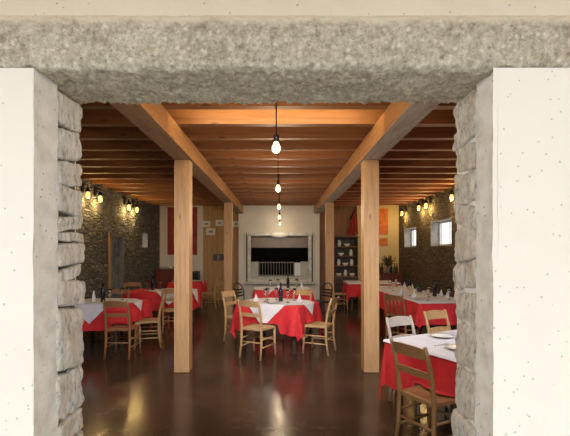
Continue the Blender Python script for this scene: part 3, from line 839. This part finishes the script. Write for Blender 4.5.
R2b = table(2.61, 9.15, 4, .45, .78, 'long windowed-side row, further table', .36, (('s', 0, 0, .03),), 7.2)
R3 = table(2.58, 11.35, 0, .68, .42, 'furthest on the windowed side', .38, (('s', 0, 0, .06),), 8.4)

# ------------------------------------------------------------------ table ware
ZT_ = .7675
def mk_bottle():
    t = thing('wine_bottle', '', 'bottle')
    MB().lathe([(0, 0), (.034, 0), (.037, .006), (.037, .18), (.033, .205), (.016, .235), (.0135, .25), (.0135, .298), (.016, .3), (.016, .31), (0, .312)], 20).build('glass_body', M['bottle'], t)
    MB().lathe([(.0142, .252), (.0142, .297), (.0168, .299), (.0168, .3125), (0, .3135)], 16).build('foil', M['foil'], t)
    return t
def mk_glass():
    t = thing('wine_glass', '', 'glass')
    MB().lathe([(0, .1), (.02, .104), (.035, .13), (.037, .16), (.031, .205), (.029, .205), (.035, .16), (.033, .132), (.018, .107), (0, .104)], 18).build('bowl', M['glass'], t)
    MB().lathe([(0, 0), (.034, 0), (.034, .002), (.006, .007), (.004, .02), (.004, .09), (.008, .101), (0, .102)], 16).build('stem', M['glass'], t)
    return t
def mk_napkin():
    b = MB(); n = 9; top = b.bm.verts.new((0, 0, .135)); vs = []
    for i in range(n + 1):
        a = i / n * 2 * PI * .86 + .3; r = .05 if i % 2 else .036
        vs.append(b.bm.verts.new((r * math.cos(a), r * math.sin(a), .0)))
    for a, c in zip(vs, vs[1:]): b.bm.faces.new((top, a, c))
    return tag(b.build('folded_napkin', M['white']), '', 'napkin')
def mk_cruet():
    t = thing('cruet', '', 'cruet')
    MB().lathe([(0, 0), (.03, 0), (.033, .01), (.03, .09), (.014, .14), (.014, .17), (0, .17)], 16).build('body', M['porcelain'], t)
    MB().lathe([(0, .171), (.012, .171), (.015, .185), (.006, .2), (0, .2)], 12).build('stopper', M['steel'], t)
    return t
def mk_pot():
    t = thing('table_pot', '', 'pot')
    MB().lathe([(0, 0), (.05, 0), (.062, .05), (.068, .1), (.06, .1), (.055, .05), (0, .02)], 18).build('pot', M['darkgrey'], t)
    b = MB(); R = random.Random(2)
    for k in range(26):
        a = R.uniform(0, 6.28); l = R.uniform(.03, .09); h = R.uniform(.03, .07)
        p0 = Vector((0, 0, .09)); p2 = Vector((math.cos(a) * l, math.sin(a) * l, .1 + h)); s = Vector((-math.sin(a), math.cos(a), 0)) * .014
        m_ = (p0 + p2) / 2 + Vector((0, 0, .02))
        b.bm.faces.new([b.bm.verts.new(p) for p in (p0, m_ + s, p2, m_ - s)])
    b.build('leaves', M['leaf'], t)
    return t
def mk_fork():
    b = MB()
    b.tube([(0, -.095, .003), (0, 0, .004), (0, .04, .005)], [.005, .0035, .0035], 6, True, .5)
    b.b2((-.011, .04, .003), (.011, .06, .006))
    for s in (-1, 0, 1): b.b2((s * .008 - .002, .058, .003), (s * .008 + .002, .1, .006))
    return tag(b.build('fork', M['steel']), '', 'fork')
def mk_knife():
    b = MB(); b.b2((-.006, -.11, .001), (.006, -.01, .008), .002); b.b2((-.009, -.01, .002), (.007, .11, .005), .001)
    return tag(b.build('knife', M['steel']), '', 'knife')
def put(key, mk, T, lx, ly, label, rz=0, grp=None):
    x, y = T(lx, ly); return place(key, mk, label, (x, y, ZT_ + .002), rz, grp)
GB, GG, GN, GP = 'dark wine bottles on the tables', 'clear wine glasses on the tables', 'folded white napkins on the tables', 'white plates on the tables'
c1i = lambda X, Y: (X, Y)
put('bottle', mk_bottle, lambda a, b_: (.012, 6.74), 0, 0, 'dark wine bottle standing in the centre of the middle table', 0, GB)
put('bottle', mk_bottle, lambda a, b_: (.185, 9.25), 0, 0, 'dark wine bottle on the table before the fireplace', 0, GB)
put('bottle', mk_bottle, lambda a, b_: (-2.93, 6.62), 0, 0, 'dark wine bottle on the dark-wall table nearest the doorway', 0, GB)
put('bottle', mk_bottle, lambda a, b_: (-2.78, 8.74), 0, 0, 'dark wine bottle on the second dark-wall table', 0, GB)
put('bottle', mk_bottle, lambda a, b_: (2.90, 7.5), 0, 0, 'dark wine bottle nearest the stone jamb on the long windowed-side table', 0, GB)
put('bottle', mk_bottle, lambda a, b_: (2.92, 9.05), 0, 0, 'dark wine bottle at the further part of the long windowed-side row', 0, GB)
put('pot', mk_pot, lambda a, b_: (2.93, 8.3 + .1), 0, 0, 'small dark pot of leaves between the bottles of the long windowed-side row', 0)
put('cruet', mk_cruet, lambda a, b_: (-3.1, 6.66), 0, 0, 'small white cruet beside the wine bottle on the nearest dark-wall table', 0)
def gl(T, pts, where):
    for k, (lx, ly) in enumerate(pts):
        put('glass', mk_glass, T, lx, ly, 'clear stemmed wine glass on the %s, %s from the doorway' % (where, ORD[k] if len(pts) > 1 else 'nearest'), .3 * k, GG)
gl(C1, [(-.14, -.18), (.24, -.1), (-.22, .02), (-.12, .16), (.2, .22)], 'middle table')
gl(C2, [(-.28, -.2), (.3, -.18), (-.1, .0), (.36, .2)], 'table before the fireplace')
gl(L1, [(.12, -.1), (.2, .15)], 'nearest dark-wall table')
gl(L2, [(-.3, -.08), (.3, -.14), (-.1, .15)], 'second dark-wall table')
gl(R1, [(.2, .25)], 'table closest to the camera')
gl(R2, [(-.2, -.5), (.22, -.42), (.02, -.05), (-.22, .25), (.3, .35)], 'long windowed-side row, nearer table')
gl(R2b, [(-.2, -.5), (-.1, .0), (.2, .4)], 'long windowed-side row, further table')
gl(R3, [(-.3, -.2), (.2, -.1)], 'furthest windowed-side table')
def nap(T, pts, where):
    for k, (lx, ly) in enumerate(pts):
        put('napkin', mk_napkin, T, lx, ly, 'white cone-folded napkin standing on the %s, %s from the doorway' % (where, ORD[k] if len(pts) > 1 else 'nearest'), .4 - .5 * k, GN)
nap(C1, [(-.3, -.22), (.36, .1)], 'middle table')
nap(C2, [(-.1, -.25), (.45, .0)], 'table before the fireplace')
nap(R2, [(.3, -.2), (-.3, -.15), (.33, .1), (-.28, .5)], 'long windowed-side row, nearer table')
nap(R2b, [(.3, -.3), (.32, .2)], 'long windowed-side row, further table')
nap(L2, [(.35, .1)], 'second dark-wall table')
for T, lx, ly, l in ((R1, -.33, -.1, 'white plate on the table closest to the camera, behind the nearest chair'), (R1, -.05, .32, 'white plate on the table closest to the camera, before the pale chair'),
                     (R2, -.28, -.32, 'white plate at the near end of the long windowed-side row'), (C1, .05, -.27, 'white plate at the near edge of the middle table')):
    put('plate', mk_plate, T, lx, ly, l, 0, GP)
put('fork', mk_fork, R1, -.36, .08, 'steel fork beside the plate behind the nearest chair on the closest table', math.radians(28 - 90))
put('knife', mk_knife, R1, -.36, -.27, 'steel knife on the table closest to the camera, beside the plate behind the nearest chair', math.radians(28 - 90))

# bottles and flowers on the sideboard under the orange painting
bx0 = 3.48
def liquor(mat, nm):
    def f():
        t = thing('liquor_bottle', '', 'bottle')
        MB().lathe([(0, 0), (.04, 0), (.043, .01), (.043, .17), (.018, .215), (.016, .29), (0, .292)], 16).build('glass_body', mat, t)
        MB().lathe([(0, .2925), (.019, .2925), (.019, .32), (0, .321)], 12).build('cap', M['foil'], t)
        return t
    return f
for k, (xx, yy, kd) in enumerate(((-.34, .0, 'green'), (-.24, .08, 'dark'), (-.15, .10, 'amber'), (.15, .10, 'dark'), (.22, -.03, 'green'), (.32, .06, 'amber'))):
    place('liquor_' + kd, liquor({'green': M['green_bottle'], 'dark': M['bottle'], 'amber': M['amber_bottle']}[kd], kd), '%s glass bottle on the sideboard by the yellow wall, %s along from the pillar' % (kd, ORD[k]), (bx0 + xx, 12.95 + yy, .921), 0, 'bottles on the sideboard')
t = thing('flower_vase', 'grey vase of dark leaves and red flowers on the sideboard by the yellow wall', 'flowers', (bx0, 12.92, .921))
MB().lathe([(0, 0), (.05, 0), (.075, .08), (.05, .17), (.06, .2), (.05, .2), (.04, .17), (0, .1)], 18).build('vase', M['midgrey'], t)
b = MB(); fl = MB(); R = random.Random(5)
for k in range(60):
    a = R.uniform(0, 6.28); l = R.uniform(.04, .24); h = .22 + R.uniform(.02, .36) * (1 - l)
    p0 = Vector((0, 0, .19)); p2 = Vector((math.cos(a) * l, math.sin(a) * l * .6, h + .08)); s = Vector((-math.sin(a), math.cos(a), .3)).normalized() * .028
    m_ = p0.lerp(p2, .6) + Vector((0, 0, .02))
    b.bm.faces.new([b.bm.verts.new(p) for p in (p0, m_ + s, p2, m_ - s)])
    if k % 5 == 0: fl.lathe([(0, -.02), (.02, -.015), (.034, .005), (.02, .018), (0, .012)], 9, p2)
b.build('leaves', M['leaf'], t); fl.build('flowers', M['flower_red'], t)

# ------------------------------------------------------------------ light
w = bpy.data.worlds.new('overcast_sky'); sc.world = w; w.use_nodes = True
nt = w.node_tree; bg = nt.nodes['Background']
tc = nt.nodes.new('ShaderNodeTexCoord'); sp = nt.nodes.new('ShaderNodeSeparateXYZ'); nt.links.new(tc.outputs['Generated'], sp.inputs[0])
cr = ramp(nt, sp.outputs['Z'], [(0.0, (.80, .84, .88)), (.5, (.95, .97, 1.0)), (1.0, (.85, .92, 1.0))])
nt.links.new(cr, bg.inputs[0]); bg.inputs[1].default_value = 2.15
def area(name, loc, rot, sx_, sy_, power, col):
    l = bpy.data.lights.new(name, 'AREA'); l.shape = 'RECTANGLE'; l.size = sx_; l.size_y = sy_; l.energy = power; l.color = col
    o = bpy.data.objects.new(name, l); COL.objects.link(o); o.location = loc; o.rotation_euler = rot; return o
# added cool fill lights inside the front wall, where no windows are built
TD = math.radians(42)
for nm_, x, p_ in (('fill_front_left', -2.4, 20), ('fill_front_right', 2.4, 31)):
    o = area(nm_, (x, Y0 + .12, 2.5), (PI / 2 - TD, 0, 0), 2.0, .8, p_, (.90, .94, 1)); o.data.spread = math.radians(95)
    o.rotation_euler = (PI / 2 - TD, 0, 0)
# added strip light without a fixture, brightening the face of one joist
area('joist_fill_strip', (-.02, 4.09, 3.12), (-PI / 2 , 0, 0), 1.9, .06, 14, (1, .80, .42)).rotation_euler = (PI / 2, 0, 0)
o = area('fill_above_door', (-.05, Y0 + .12, 2.62), (PI / 2 - math.radians(30), 0, 0), 1.6, .2, 26, (.90, .94, 1)); o.data.spread = math.radians(80)  # added cool fill above the doorway; no transom is built
def point(name, loc, power, col, r=.03):
    l = bpy.data.lights.new(name, 'POINT'); l.energy = power; l.color = col; l.shadow_soft_size = r
    o = bpy.data.objects.new(name, l); COL.objects.link(o); o.location = loc
for i in range(5): point('pendant_light', (-.033 + .006 * i, 3.5 + 2.17 * i, 2.52 - .012 * i - .095), (38, 36, 32, 20, 9)[i], (1, .80, .54))
for y, l in LSC: point('sconce_light', (XL + .13, y, 2.755 - .115), 11, (1, .66, .24))
for y, l in RSC: point('sconce_light', (XR - .13, y, 2.82 - .115), 11, (1, .66, .24))

# ------------------------------------------------------------------ camera
cd = bpy.data.cameras.new('camera'); cam = bpy.data.objects.new('camera', cd); COL.objects.link(cam)
cam.location = (0, 0, EYE); cam.rotation_euler = (PI / 2, 0, 0)
cd.sensor_width = 36; cd.lens = F / 570 * 36
cd.shift_x = (285 - HX) / 570; cd.shift_y = (HY - 218) / 570
cd.clip_start = .05
sc.camera = cam
sc.view_settings.view_transform = 'Standard'; sc.view_settings.look = 'None'; sc.view_settings.exposure = 0
